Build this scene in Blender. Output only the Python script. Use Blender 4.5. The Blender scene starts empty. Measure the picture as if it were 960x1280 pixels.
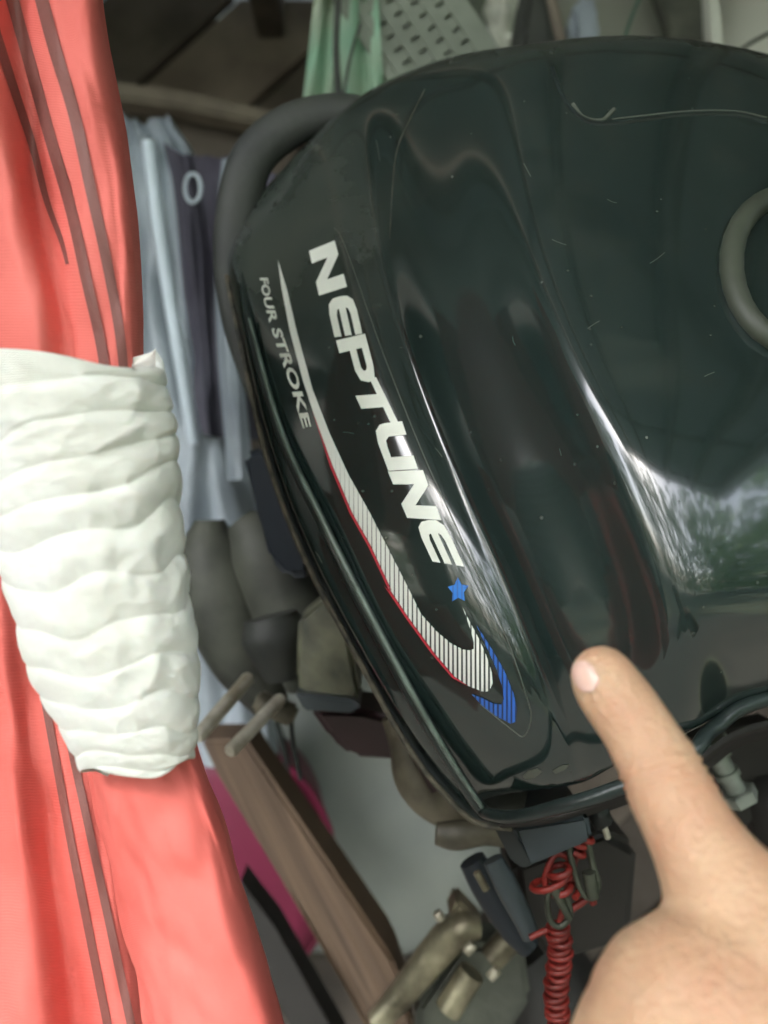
import bpy, bmesh, math, random
from mathutils import Vector, Matrix, geometry, noise
from mathutils.bvhtree import BVHTree
random.seed(7)
R = math.radians
sc = bpy.context.scene
COL = sc.collection
# ------------------------------------------------------------------ camera, sky, sun, exposure
CAMZ = 1.2
cam_d = bpy.data.cameras.new('camera'); cam = bpy.data.objects.new('camera', cam_d); COL.objects.link(cam)
cam.location = (0, 0, CAMZ); cam.rotation_euler = (R(90), 0, 0)
cam_d.sensor_fit = 'VERTICAL'; cam_d.sensor_height = 36; cam_d.sensor_width = 27
cam_d.lens = 36*1000/1280
cam_d.clip_start = 0.01; cam_d.clip_end = 500
cam_d.dof.use_dof = True; cam_d.dof.focus_distance = 0.26; cam_d.dof.aperture_fstop = 8.5
sc.camera = cam
W = bpy.data.worlds.new("World"); sc.world = W; W.use_nodes = True
nt = W.node_tree; bg = nt.nodes['Background']
sky = nt.nodes.new('ShaderNodeTexSky'); sky.sky_type = 'NISHITA'; sky.sun_disc = False
sky.sun_elevation = R(48); sky.sun_rotation = R(200); sky.dust_density = 3.0; sky.ozone_density = 1.0
hs = nt.nodes.new('ShaderNodeHueSaturation'); hs.inputs['Saturation'].default_value = .45
nt.links.new(sky.outputs[0], hs.inputs['Color']); nt.links.new(hs.outputs[0], bg.inputs[0]); bg.inputs[1].default_value = 0.15
sd = bpy.data.lights.new('sun', 'SUN'); sd.energy = 3.0; sd.angle = R(0.5); sd.color = (1, .95, .87)
so = bpy.data.objects.new('sun', sd); COL.objects.link(so)
dirv = Vector((math.sin(R(200))*math.cos(R(48)), math.cos(R(200))*math.cos(R(48)), math.sin(R(48))))
so.rotation_euler = dirv.to_track_quat('Z', 'Y').to_euler(); so.location = dirv*20
sc.view_settings.view_transform = 'Standard'; sc.view_settings.look = 'None'
sc.view_settings.gamma = 1; sc.view_settings.exposure = 3.4; sc.view_settings.use_curve_mapping = False
sc.cycles.max_bounces = 8

# ------------------------------------------------------------------ helpers
def P(px, py, d):                       # a point d metres ahead of the camera plane
    return Vector((d*(px-480)/1000, d, CAMZ-d*(py-640)/1000))
def px_r(r, d): return r*d/1000
def pick(n, *names):
    for a in names:
        if a in n.inputs: return n.inputs[a]
def mat(name, col, rough=.5, metal=0, bump=0, bscale=80, var=0, vscale=12, col2=None, spec=None, coat=0, coat_rough=.05,
        sss=0, trans=0, dust=0, dust_col=(.16,.155,.12), stretch=None, rvar=0, stripes=None, alpha=1, detail=5, dust_at=None):
    m = bpy.data.materials.new(name); m.use_nodes = True
    t = m.node_tree; N = t.nodes; L = t.links; b = N['Principled BSDF']
    b.inputs['Roughness'].default_value = rough; b.inputs['Metallic'].default_value = metal
    if spec is not None: b.inputs['Specular IOR Level'].default_value = spec
    if coat: b.inputs['Coat Weight'].default_value = coat; b.inputs['Coat Roughness'].default_value = coat_rough
    if sss:
        b.inputs['Subsurface Weight'].default_value = sss; b.inputs['Subsurface Radius'].default_value = (1,.35,.2); b.inputs['Subsurface Scale'].default_value = .006
    if trans: b.inputs['Transmission Weight'].default_value = trans
    b.inputs['Alpha'].default_value = alpha
    tc = N.new('ShaderNodeTexCoord'); mp = N.new('ShaderNodeMapping'); L.new(tc.outputs['Object'], mp.inputs[0])
    if stretch: mp.vector_type = 'TEXTURE'; mp.inputs['Scale'].default_value = stretch[:3]; mp.inputs['Rotation'].default_value = (0, R(stretch[3]), 0)
    vec = mp.outputs[0]
    base = (*col, 1)
    n1 = N.new('ShaderNodeTexNoise'); n1.inputs['Scale'].default_value = vscale; n1.inputs['Detail'].default_value = detail; L.new(vec, n1.inputs['Vector'])
    mx = N.new('ShaderNodeMix'); mx.data_type = 'RGBA'
    c2 = col2 if col2 else tuple(c*(1-var) for c in col)
    mx.inputs[6].default_value = base; mx.inputs[7].default_value = (*c2, 1)
    rp = N.new('ShaderNodeValToRGB'); rp.color_ramp.elements[0].position = .35; rp.color_ramp.elements[1].position = .68
    L.new(n1.outputs[0], rp.inputs[0]); L.new(rp.outputs[0], mx.inputs[0])
    out = mx.outputs[2]
    if dust:                                            # dust that settled on upward faces, plus wiped streaks
        g = N.new('ShaderNodeNewGeometry'); sx = N.new('ShaderNodeSeparateXYZ'); L.new(g.outputs['Normal'], sx.inputs[0])
        n2 = N.new('ShaderNodeTexNoise'); n2.inputs['Scale'].default_value = 38; n2.inputs['Detail'].default_value = 8; n2.inputs['Roughness'].default_value = .65
        L.new(tc.outputs['Object'], n2.inputs['Vector'])
        ma = N.new('ShaderNodeMath'); ma.operation = 'MULTIPLY_ADD'; ma.inputs[1].default_value = 1.1; ma.inputs[2].default_value = -.50
        L.new(sx.outputs[2], ma.inputs[0])
        ad = N.new('ShaderNodeMath'); ad.operation = 'ADD'; L.new(ma.outputs[0], ad.inputs[0]); L.new(n2.outputs[0], ad.inputs[1])
        r2 = N.new('ShaderNodeValToRGB'); r2.color_ramp.elements[0].position = .5; r2.color_ramp.elements[1].position = 1.15 if False else 1.0
        r2.color_ramp.elements[1].color = (dust,)*3+(1,)
        dsrc = ad.outputs[0]
        if dust_at:
            vd = N.new('ShaderNodeVectorMath'); vd.operation = 'DISTANCE'; L.new(tc.outputs['Object'], vd.inputs[0]); vd.inputs[1].default_value = dust_at[0]
            dm = N.new('ShaderNodeMapRange'); dm.inputs[1].default_value = 0; dm.inputs[2].default_value = dust_at[1]; dm.inputs[3].default_value = .62; dm.inputs[4].default_value = 0
            L.new(vd.outputs['Value'], dm.inputs[0])
            da = N.new('ShaderNodeMath'); da.operation = 'ADD'; L.new(ad.outputs[0], da.inputs[0]); L.new(dm.outputs[0], da.inputs[1]); dsrc = da.outputs[0]
        L.new(dsrc, r2.inputs[0])
        vo = N.new('ShaderNodeTexVoronoi'); vo.inputs['Scale'].default_value = 95; L.new(tc.outputs['Object'], vo.inputs['Vector'])
        r3 = N.new('ShaderNodeValToRGB'); r3.color_ramp.elements[0].position = .03; r3.color_ramp.elements[0].color = (.35,.35,.35,1); r3.color_ramp.elements[1].position = .09; r3.color_ramp.elements[1].color = (0,0,0,1)
        L.new(vo.outputs[0], r3.inputs[0])
        mxx = N.new('ShaderNodeMath'); mxx.operation = 'MAXIMUM'; L.new(r2.outputs[0], mxx.inputs[0]); L.new(r3.outputs[0], mxx.inputs[1])
        m2 = N.new('ShaderNodeMix'); m2.data_type = 'RGBA'; L.new(mxx.outputs[0], m2.inputs[0]); L.new(out, m2.inputs[6]); m2.inputs[7].default_value = (*dust_col, 1)
        out = m2.outputs[2]
        rr = N.new('ShaderNodeMapRange'); rr.inputs[3].default_value = rough; rr.inputs[4].default_value = .6; L.new(mxx.outputs[0], rr.inputs[0])
        L.new(rr.outputs[0], b.inputs['Roughness'])
    elif rvar:
        rr = N.new('ShaderNodeMapRange'); rr.inputs[3].default_value = max(0, rough-rvar); rr.inputs[4].default_value = min(1, rough+rvar)
        L.new(n1.outputs[0], rr.inputs[0]); L.new(rr.outputs[0], b.inputs['Roughness'])
    if stripes:                                         # printed hatching along the UV map: (frequency, angle, colour, duty)
        fr, ang, sc_, duty, fade0, fade1 = stripes
        uv = N.new('ShaderNodeSeparateXYZ'); L.new(tc.outputs['UV'], uv.inputs[0])
        a = N.new('ShaderNodeMath'); a.operation = 'MULTIPLY'; a.inputs[1].default_value = math.cos(ang)*fr; L.new(uv.outputs[0], a.inputs[0])
        c = N.new('ShaderNodeMath'); c.operation = 'MULTIPLY_ADD'; c.inputs[1].default_value = math.sin(ang)*fr; L.new(uv.outputs[1], c.inputs[0]); L.new(a.outputs[0], c.inputs[2])
        f = N.new('ShaderNodeMath'); f.operation = 'FRACT'; L.new(c.outputs[0], f.inputs[0])
        df = N.new('ShaderNodeMapRange'); df.inputs[1].default_value = fade0; df.inputs[2].default_value = fade1; df.inputs[3].default_value = 0; df.inputs[4].default_value = duty
        L.new(uv.outputs[1], df.inputs[0])
        lt = N.new('ShaderNodeMath'); lt.operation = 'LESS_THAN'; L.new(f.outputs[0], lt.inputs[0]); L.new(df.outputs[0], lt.inputs[1])
        m3 = N.new('ShaderNodeMix'); m3.data_type = 'RGBA'; L.new(lt.outputs[0], m3.inputs[0]); L.new(out, m3.inputs[6]); m3.inputs[7].default_value = (*sc_, 1)
        out = m3.outputs[2]
    L.new(out, b.inputs['Base Color'])
    if bump:
        bn = N.new('ShaderNodeTexNoise'); bn.inputs['Scale'].default_value = bscale; bn.inputs['Detail'].default_value = 6; L.new(vec, bn.inputs['Vector'])
        bp = N.new('ShaderNodeBump'); bp.inputs['Strength'].default_value = bump; bp.inputs['Distance'].default_value = .002
        L.new(bn.outputs[0], bp.inputs['Height']); L.new(bp.outputs[0], b.inputs['Normal'])
    return m
def weave(m, axis, freq, strength, dist=.0006):         # fine ribs of a knit or twill, as a wave bump
    t = m.node_tree; N = t.nodes; L = t.links; b = N['Principled BSDF']
    tc = N.new('ShaderNodeTexCoord'); w = N.new('ShaderNodeTexWave'); w.bands_direction = axis
    w.inputs['Scale'].default_value = freq; w.inputs['Distortion'].default_value = 1.2; w.inputs['Detail'].default_value = 2; w.inputs['Detail Scale'].default_value = 2
    L.new(tc.outputs['UV'], w.inputs['Vector'])
    bp = N.new('ShaderNodeBump'); bp.inputs['Strength'].default_value = strength; bp.inputs['Distance'].default_value = dist
    L.new(w.outputs[0], bp.inputs['Height'])
    old = b.inputs['Normal'].links
    if old: L.new(old[0].from_socket, bp.inputs['Normal'])
    L.new(bp.outputs[0], b.inputs['Normal'])
    return m
def link(name, me, m, parent=None, smooth=True, label=None):
    o = bpy.data.objects.new(name, me); COL.objects.link(o)
    if m: me.materials.append(m)
    if smooth:
        for p in me.polygons: p.use_smooth = True
    if parent: o.parent = parent
    if label: o['label'] = label
    return o
def from_bm(name, bm, m, parent=None, smooth=True, sharp=None, label=None):
    me = bpy.data.meshes.new(name); bmesh.ops.recalc_face_normals(bm, faces=bm.faces)
    if sharp:
        for e in bm.edges:
            if len(e.link_faces) == 2 and e.calc_face_angle(0) > R(sharp): e.smooth = False
    bm.to_mesh(me); bm.free()
    return link(name, me, m, parent, smooth, label)
def tag(o, label, cat, group=None, kind=None):
    o['label'] = label
    if cat: o['category'] = cat
    if group: o['group'] = group
    if kind: o['kind'] = kind
    return o
def empty(name, loc, label, cat, group=None):
    o = bpy.data.objects.new(name, None); COL.objects.link(o); o.location = (0, 0, 0); o.empty_display_size = .02
    return tag(o, label, cat, group)
def catmull(pts, n, closed=False):
    out = []; k = len(pts)
    rng = range(k if closed else k-1)
    for i in rng:
        p1 = pts[i]; p2 = pts[(i+1) % k]
        p0 = pts[(i-1) % k] if (closed or i > 0) else p1*2-p2
        p3 = pts[(i+2) % k] if (closed or i+2 < k) else p2*2-p1
        for j in range(n):
            t = j/n
            out.append(.5*((2*p1)+(p2-p0)*t+(2*p0-5*p1+4*p2-p3)*t*t+(3*p1-p0-3*p2+p3)*t**3))
    if not closed: out.append(pts[-1].copy())
    return out
def add_tube(bm, pts, rad, seg=12, cap=True, flat=1.0, closed=False):
    n = len(pts); rings = []
    rr = rad if hasattr(rad, '__len__') else [rad]*n
    up = None
    for i in range(n):
        a = pts[i-1] if (i > 0 or closed) else pts[i]; b = pts[(i+1) % n] if (i < n-1 or closed) else pts[i]
        tn = (b-a).normalized()
        if up is None:
            up = Vector((0, -1, 0))
            if abs(up.dot(tn)) > .9: up = Vector((0, 0, 1))
        up = (up-tn*up.dot(tn)).normalized(); sd_ = tn.cross(up)
        rings.append([bm.verts.new(pts[i]+(sd_*math.cos(2*math.pi*k/seg)+up*math.sin(2*math.pi*k/seg)*flat)*rr[i]) for k in range(seg)])
    for i in range(n if closed else n-1):
        A = rings[i]; B = rings[(i+1) % n]
        for k in range(seg): bm.faces.new((A[k], A[(k+1) % seg], B[(k+1) % seg], B[k]))
    if cap and not closed:
        bm.faces.new(rings[0][::-1]); bm.faces.new(rings[-1])
def tube(name, pts, rad, m, parent=None, seg=12, smooth_n=0, flat=1.0, closed=False, label=None, sharp=50):
    if smooth_n:
        if hasattr(rad, '__len__'):
            rad = [v.x for v in catmull([Vector((r, 0, 0)) for r in rad], smooth_n, closed)]
        pts = catmull(pts, smooth_n, closed)
    bm = bmesh.new(); add_tube(bm, pts, rad, seg, True, flat, closed)
    return from_bm(name, bm, m, parent, True, sharp, label)
def prism(name, outline, th, m, parent=None, bevel=.0015, tilt=None, label=None, segs=2):
    """outline: (px, py, d) points of the front face; th: thickness backwards"""
    bm = bmesh.new(); f = [bm.verts.new(P(*p)) for p in outline]; back = [bm.verts.new(P(*p)+Vector((0, th, 0))) for p in outline]
    n = len(f); bm.faces.new(f); bm.faces.new(back[::-1])
    for i in range(n): bm.faces.new((f[(i+1) % n], f[i], back[i], back[(i+1) % n]))
    bmesh.ops.recalc_face_normals(bm, faces=bm.faces)
    if bevel: bmesh.ops.bevel(bm, geom=list(bm.edges), offset=bevel, segments=segs, affect='EDGES', clamp_overlap=True)
    return from_bm(name, bm, m, parent, True, 35, label)
def box(name, c, size, m, parent=None, rot=None, bevel=.002, label=None):
    bm = bmesh.new(); bmesh.ops.create_cube(bm, size=1)
    for v in bm.verts: v.co = Vector((v.co.x*size[0], v.co.y*size[1], v.co.z*size[2]))
    if bevel: bmesh.ops.bevel(bm, geom=list(bm.edges), offset=bevel, segments=2, affect='EDGES', clamp_overlap=True)
    M = Matrix.Translation(c) @ (rot.to_matrix().to_4x4() if rot else Matrix())
    bm.transform(M)
    return from_bm(name, bm, m, parent, True, 35, label)
def bspline(pts, n):
    q = [pts[0]*2-pts[1]]+list(pts)+[pts[-1]*2-pts[-2]]; out = []
    for i in range(len(pts)-1):
        for j in range(n):
            t = j/n; out.append(q[i]*((1-t)**3/6)+q[i+1]*((3*t**3-6*t*t+4)/6)+q[i+2]*((-3*t**3+3*t*t+3*t+1)/6)+q[i+3]*(t**3/6))
    out.append(pts[-1].copy()); return out
def grid_mesh(name, rows, m, parent=None, nu=6, nv=6, fn=None, uvs=True, closed_v=False, label=None, solid=0, bs=False):
    """rows: control net of Vectors -> smooth surface with UVs"""
    R1 = [bspline(r, nv) if bs else catmull(r, nv, closed_v) for r in rows]
    nc = len(R1[0]); cols = [(bspline if bs else catmull)([R1[i][j] for i in range(len(R1))], nu) for j in range(nc)]
    nr = len(cols[0]); bm = bmesh.new(); uvl = bm.loops.layers.uv.new('UVMap')
    V = [[bm.verts.new(fn(cols[j][i], i/(nr-1), j/(nc-1)) if fn else cols[j][i]) for j in range(nc)] for i in range(nr)]
    jr = nc if closed_v else nc-1
    for i in range(nr-1):
        for j in range(jr):
            j2 = (j+1) % nc
            f = bm.faces.new((V[i][j], V[i][j2], V[i+1][j2], V[i+1][j]))
            for l, (a, b) in zip(f.loops, ((i, j), (i, j+1), (i+1, j+1), (i+1, j))): l[uvl].uv = (b/(nc-1), a/(nr-1))
    if solid: bmesh.ops.solidify(bm, geom=bm.faces[:], thickness=solid)
    me = bpy.data.meshes.new(name); bm.to_mesh(me); bm.free()
    return link(name, me, m, parent, True, label)

# ------------------------------------------------------------------ materials
M_black = mat('glossy_black_plastic', (.0135, .024, .022), .14, coat=.8, coat_rough=.07, dust=.5, dust_col=(.075, .085, .068), dust_at=(P(350, 300, .355), .085), spec=.55)  # black base lifted toward teal to stand in for veiling glare
M_ring = mat('grip_ring_plastic', (.06, .07, .05), .5, var=.3, vscale=40)
M_trim = mat('black_rim_rubber', (.02, .03, .028), .28, var=.4, vscale=60, bump=.15, bscale=200)
M_edge = mat('dusty_rim_edge', (.11, .1, .07), .8, col2=(.02, .022, .018), vscale=150, bump=.6, bscale=260)
M_satin = mat('satin_black_plastic', (.022, .028, .028), .38, var=.4, vscale=30, bump=.1, dust=.35)
M_hoop = mat('dull_black_rubber', (.022, .026, .024), .62, col2=(.045, .05, .042), vscale=25, bump=.25, bscale=120)
M_white = mat('white_vinyl', (.78, .82, .74), .35, var=.12, vscale=70)
M_whiteh = mat('white_hatched_vinyl', (.78, .82, .76), .35, stripes=(1/5.6, 0, (.03, .04, .035), .46, 560, 860), var=.08, vscale=60)
M_red = mat('red_vinyl', (.5, .03, .05), .35)
M_blue = mat('blue_hatched_vinyl', (.03, .13, .5), .35, stripes=(1/5.6, 0, (.015, .03, .1), .4, 0, 1))
M_blue_s = mat('blue_vinyl', (.02, .18, .6), .35, stripes=(1/5.6, 0, (.03, .12, .4), .35, 0, 1))
M_film = mat('film_edge_and_highlight', (.09, .1, .08), .5)
M_skin = mat('skin', (.51, .345, .215), .5, col2=(.46, .265, .165), vscale=60, sss=.3, bump=.5, bscale=700, detail=4)
M_nail = mat('nail', (.6, .38, .31), .25, col2=(.66, .48, .42), vscale=60, sss=.2)
M_cloth = weave(mat('coral_red_nylon', (.74, .18, .15), .7, col2=(.62, .11, .09), vscale=14, bump=.25, bscale=60, spec=.35), 'Y', 70, .14)
M_stripe = mat('dark_twill_stripe', (.10, .035, .03), .6, stripes=(62, .75, (.33, .12, .10), .42, -2, -1), bump=.2, bscale=200)
M_knit = weave(mat('white_cotton_knit', (.86, .88, .83), .9, col2=(.72, .73, .65), vscale=30, bump=.3, bscale=160, sss=.05), 'Y', 60, .5, .0009)
M_wood = mat('weathered_wood', (.17, .11, .065), .7, col2=(.06, .037, .022), vscale=9, stretch=(2.2, 2.2, .07, 54), bump=.5, bscale=14)
M_dwood2 = mat('lighter_board', (.24, .20, .165), .8, col2=(.13, .105, .085), vscale=9, bump=.4, bscale=30)
M_dwood = mat('dark_wood', (.13, .108, .09), .8, col2=(.07, .058, .048), vscale=10, bump=.4, bscale=30)
M_lwood = mat('dusty_beam_wood', (.22, .19, .15), .85, col2=(.12, .10, .08), vscale=18, bump=.4, bscale=50)
M_steel = mat('dull_zinc_steel', (.62, .6, .5), .3, metal=.3, col2=(.28, .25, .18), vscale=60, bump=.2, bscale=150)
M_brass = mat('brassy_steel', (.38, .35, .24), .38, metal=.5, col2=(.07, .06, .04), vscale=40, bump=.4, bscale=120)
M_grease = mat('grimy_grey_casting', (.085, .092, .072), .6, col2=(.03, .033, .028), vscale=30, bump=.35, bscale=90)
M_olive = mat('worn_olive_paint', (.17, .175, .11), .5, col2=(.04, .045, .03), vscale=45, bump=.4, bscale=120)
M_beige = mat('oily_beige_metal', (.19, .17, .12), .45, col2=(.06, .055, .04), vscale=45, bump=.3, bscale=120)
M_maroon = mat('dark_maroon_plastic', (.03, .012, .014), .45, var=.4, bump=.1)
M_navy = mat('dark_navy_plastic', (.012, .018, .026), .5, var=.4, bump=.15)
M_slate = mat('slate_grey_plastic', (.045, .06, .066), .35, var=.3, vscale=40, bump=.1)
M_coil = mat('red_rubber_cord', (.24, .02, .014), .45, var=.5, vscale=50, bump=.1)
M_clip = mat('tarnished_clip', (.09, .1, .075), .4, metal=.5, var=.5, vscale=80, bump=.2)
M_mag = mat('magenta_plastic', (.2, .012, .055), .45, var=.35, vscale=8, bump=.1)
M_sack = mat('pale_woven_sack', (.36, .39, .36), .75, col2=(.27, .30, .29), vscale=7, bump=.4, bscale=60)
M_film2 = mat('haze_pale_blue_film', (.38, .44, .50), .4, col2=(.20, .235, .28), vscale=9, bump=.6, bscale=18)  # plastic film colour, paled so it also carries the haze veil
M_rod = mat('pale_blue_rod', (.62, .72, .82), .3, var=.15)
M_purple = mat('grey_purple_cloth', (.055, .05, .075), .8, col2=(.09, .09, .12), vscale=14, bump=.5, bscale=30)
M_green = mat('faded_green_tarp', (.24, .43, .30), .6, col2=(.36, .43, .33), vscale=22, bump=.4, bscale=60)
M_lat = mat('grey_plastic_mesh', (.22, .25, .205), .6, var=.25, vscale=30)
M_latb = mat('grey_backing', (.15, .175, .145), .7, var=.25, vscale=30)
M_pale = mat('pale_grey_panel', (.22, .235, .2), .7, var=.2, vscale=4, bump=.2)
M_bright = mat('off_white_board', (.6, .63, .56), .6, var=.15, vscale=5, bump=.2)
M_dirt = mat('earth', (.045, .05, .03), .95, col2=(.022, .028, .015), vscale=6, bump=.6, bscale=30)
M_floor = mat('dark_floor', (.024, .023, .019), .9, col2=(.014, .014, .012), vscale=6, bump=.5, bscale=30)
M_bark = mat('bark', (.09, .07, .05), .9, var=.4, bump=.6)
M_leaf = mat('leaf_green', (.10, .19, .05), .5, col2=(.16, .25, .08), vscale=3)
M_roof = mat('grey_roof_sheet', (.42, .46, .44), .6, var=.3, vscale=3)
M_deep = mat('shade_black_metal', (.014, .012, .010), .6, var=.4, vscale=30, bump=.2)  # near-black base colour holds the shade behind and under the motor
M_tar = mat('dark_side_wall', (.045, .05, .043), .85, var=.4, vscale=4)  # unseen side walls, darkened to keep brown out of the reflections
M_string = mat('green_twine', (.02, .09, .06), .6)

# ------------------------------------------------------------------ setting: shed
fl = grid_mesh('floor', [[Vector((x, y, 0)) for x in (-1.5, 0, 1.5)] for y in (-1.2, .5, 1.9)], M_floor, nu=4, nv=4); fl['kind'] = 'structure'
gr = grid_mesh('ground', [[Vector((x, y, -.02)) for x in (-40, -5, 5, 40)] for y in (-60, -10, 0, 25)], M_dirt, nu=4, nv=4); gr['kind'] = 'structure'
wall = bpy.data.objects.new('back_wall', None); COL.objects.link(wall); wall['kind'] = 'structure'
box('wall_backing', Vector((0, 1.64, 1.1)), (3.0, .03, 2.2), mat('backing_board', (.05, .045, .04), .9), wall, bevel=0)
YB = 1.55
# planks of the back wall climb to the right, as they do in the top left corner
ang = R(42); w_pl = .17
for i in range(-13, 16):
    c = Vector((i*w_pl*1.0/math.sin(ang), YB+.012*(i % 3), CAMZ))
    hw = w_pl/2-.004
    L_ = 2.6
    dx = Vector((math.cos(ang), 0, math.sin(ang))); nz = Vector((-math.sin(ang), 0, math.cos(ang)))
    bm = bmesh.new(); vs = []
    for y0 in (0, .022):
        vs.append([bm.verts.new(c+dx*a+nz*b+Vector((0, y0, 0))) for a, b in ((-L_, -hw), (L_, -hw), (L_, hw), (-L_, hw))])
    bm.faces.new(vs[0]); bm.faces.new(vs[1][::-1])
    for k in range(4): bm.faces.new((vs[0][(k+1) % 4], vs[0][k], vs[1][k], vs[1][(k+1) % 4]))
    # trim to the shed's rectangle
    for co, no in ((Vector((-1.5, 0, 0)), Vector((-1, 0, 0))), (Vector((1.5, 0, 0)), Vector((1, 0, 0))), (Vector((0, 0, .001)), Vector((0, 0, -1))), (Vector((0, 0, 2.2)), Vector((0, 0, 1)))):
        g = list(bm.verts)+list(bm.edges)+list(bm.faces)
        if not bm.verts: break
        res = bmesh.ops.bisect_plane(bm, geom=g, plane_co=co, plane_no=no, clear_outer=True)
        ed = [e for e in res['geom_cut'] if isinstance(e, bmesh.types.BMEdge)]
        if ed: bmesh.ops.contextual_create(bm, geom=ed)
    if len(bm.faces) < 4: bm.free(); continue
    from_bm('plank', bm, M_dwood2 if i % 3 == 1 else M_dwood, wall, False)
for nm, c, s in (('unseen_left_wall', (-1.52, .62, 1.1), (.04, 1.96, 2.2)), ('unseen_right_wall', (1.58, .7, 1.1), (.04, 1.8, 2.2)), ('unseen_roof', (.375, .4, 2.24), (2.35, 3.0, .05)), ('unseen_roof', (-1.175, .74, 2.24), (.74, 2.3, .05))):
    o = box(nm, Vector(c), s, M_roof if nm == 'unseen_roof' else M_tar, bevel=0); o['kind'] = 'structure'  # unseen shed shell, cut and opened to shape the cowl's reflections

unseen_roof = [o for o in COL.objects if o.name == 'unseen_roof'][0]
for k in range(6):  # unseen rafters, added to streak the cowl's reflections
    box('reflection_rafter', Vector((-.6+.38*k, .42, 2.17)), (.05, 2.9, .09), M_lwood, unseen_roof, bevel=.004)
for k in range(6):
    box('roof_batten', Vector((.375, -.95+.47*k, 2.2)), (2.3, .04, .03), M_dwood2, unseen_roof, bevel=.003)
# ------------------------------------------------------------------ outside, behind the photographer (what the cowl mirrors)
def tree(x, y, h, seed, label):
    rnd = random.Random(seed)
    t = empty('tree', (0, 0, 0), label, 'tree', None)
    tube('trunk', [Vector((x, y, -.05)), Vector((x+.08, y, h*.35)), Vector((x-.05, y+.1, h*.7)), Vector((x, y, h*.95))], [.14, .11, .07, .03], M_bark, t, 8, 3)
    bm = bmesh.new()
    for _ in range(2200):
        th = rnd.uniform(0, 2*math.pi); rr_ = 1.55*rnd.random()**.5; zz = rnd.uniform(.08, 1.05)*h
        if noise.noise(Vector((rr_*math.cos(th)+x, rr_*math.sin(th), zz))*1.6) < -.16: continue
        c = Vector((x+rr_*math.cos(th), y+rr_*math.sin(th)*.8, zz)); a = Vector([rnd.gauss(0, 1) for _ in range(3)]).normalized(); b = a.orthogonal().normalized()
        s = rnd.uniform(.09, .2)
        bm.faces.new([bm.verts.new(c+a*s), bm.verts.new(c+b*s*.5), bm.verts.new(c-a*s), bm.verts.new(c-b*s*.5)])
    from_bm('crown', bm, M_leaf, t, False)
for x, y, h, sd_, lb in ((-5.2, -6, 5.2, 1, 'leftmost leafy tree outside the shed, seen only mirrored'), (-2.7, -5.4, 4.6, 2, 'second leafy tree outside the shed, seen only mirrored'),
    (-.3, -6.4, 5.0, 3, 'middle leafy tree outside the shed, seen only mirrored'), (2.0, -5.6, 4.4, 4, 'fourth leafy tree outside the shed, seen only mirrored'), (4.6, -6.2, 5.4, 5, 'rightmost leafy tree outside the shed, seen only mirrored'), (-6.0, -2.6, 4.6, 6, 'leafy tree off to the left of the shed, seen only mirrored'), (-6.4, .6, 4.2, 7, 'farthest left leafy tree beside the shed, seen only mirrored'), (5.4, -2.4, 4.6, 8, 'leafy tree off to the right of the shed, seen only mirrored'), (4.6, -4.2, 3.6, 9, 'smaller leafy tree at the right front of the shed, seen only mirrored')):
    tree(x, y, h, sd_, lb)

# ------------------------------------------------------------------ outboard motor
K = .85
outb = empty('outboard_motor', (0, 0, 0), 'glossy black outboard motor with a NEPTUNE FOUR STROKE decal on its dusty cowl', 'outboard motor')
D9 = [.40, .37, .335, .305, .287, .277, .272, .279, .295]
#      c0     c1    c2    c3    c4    c5    c6     c7    c8    c9  c10    c11   c12   c13
DZ = [.115, .086, .080, .076, .069, .042, .054, .036, .021, -.001, -.002, .001, .03, .14]
PXY = [
 # A silhouette, over the top
 [(305,335),(281,318),(286,300),(292,280),(328,236),(402,163),(448,124),(490,99),(565,80),(640,70),(700,60),(850,45),(1120,110),(1300,300)],
 [(306,355),(281,345),(289,332),(297,320),(338,285),(418,228),(458,195),(492,165),(565,135),(635,128),(700,118),(855,110),(1150,180),(1330,340)],
 [(322,440),(301,432),(308,415),(312,402),(328,388),(444,344),(472,325),(504,316),(580,300),(652,300),(715,290),(868,270),(1180,330),(1350,450)],
 [(356,570),(330,562),(342,556),(353,549),(370,540),(507,510),(528,500),(560,492),(636,478),(712,460),(765,450),(895,430),(1200,450),(1370,540)],
 [(410,690),(379,695),(395,684),(412,676),(428,668),(562,640),(583,628),(612,618),(682,590),(765,560),(812,545),(918,530),(1215,540),(1380,600)],
 [(462,790),(434,797),(450,784),(462,772),(478,762),(614,745),(634,735),(660,725),(728,700),(812,675),(855,665),(938,655),(1225,640),(1390,660)],
 [(520,875),(484,888),(500,874),(514,862),(530,852),(653,838),(670,830),(694,822),(762,805),(846,775),(872,766),(952,760),(1235,730),(1400,730)],
 [(560,950),(540,968),(552,952),(563,940),(578,932),(690,922),(706,915),(728,906),(786,880),(852,845),(882,836),(962,822),(1240,800),(1400,790)],
 [(600,1000),(590,1022),(598,1013),(606,1004),(620,996),(700,987),(720,984),(745,978),(800,955),(862,925),(892,912),(972,880),(1240,850),(1400,840)],
]
EX = [0, 0, 0, 0, 0, 0, 0, 0, 0]
rows = []
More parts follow.
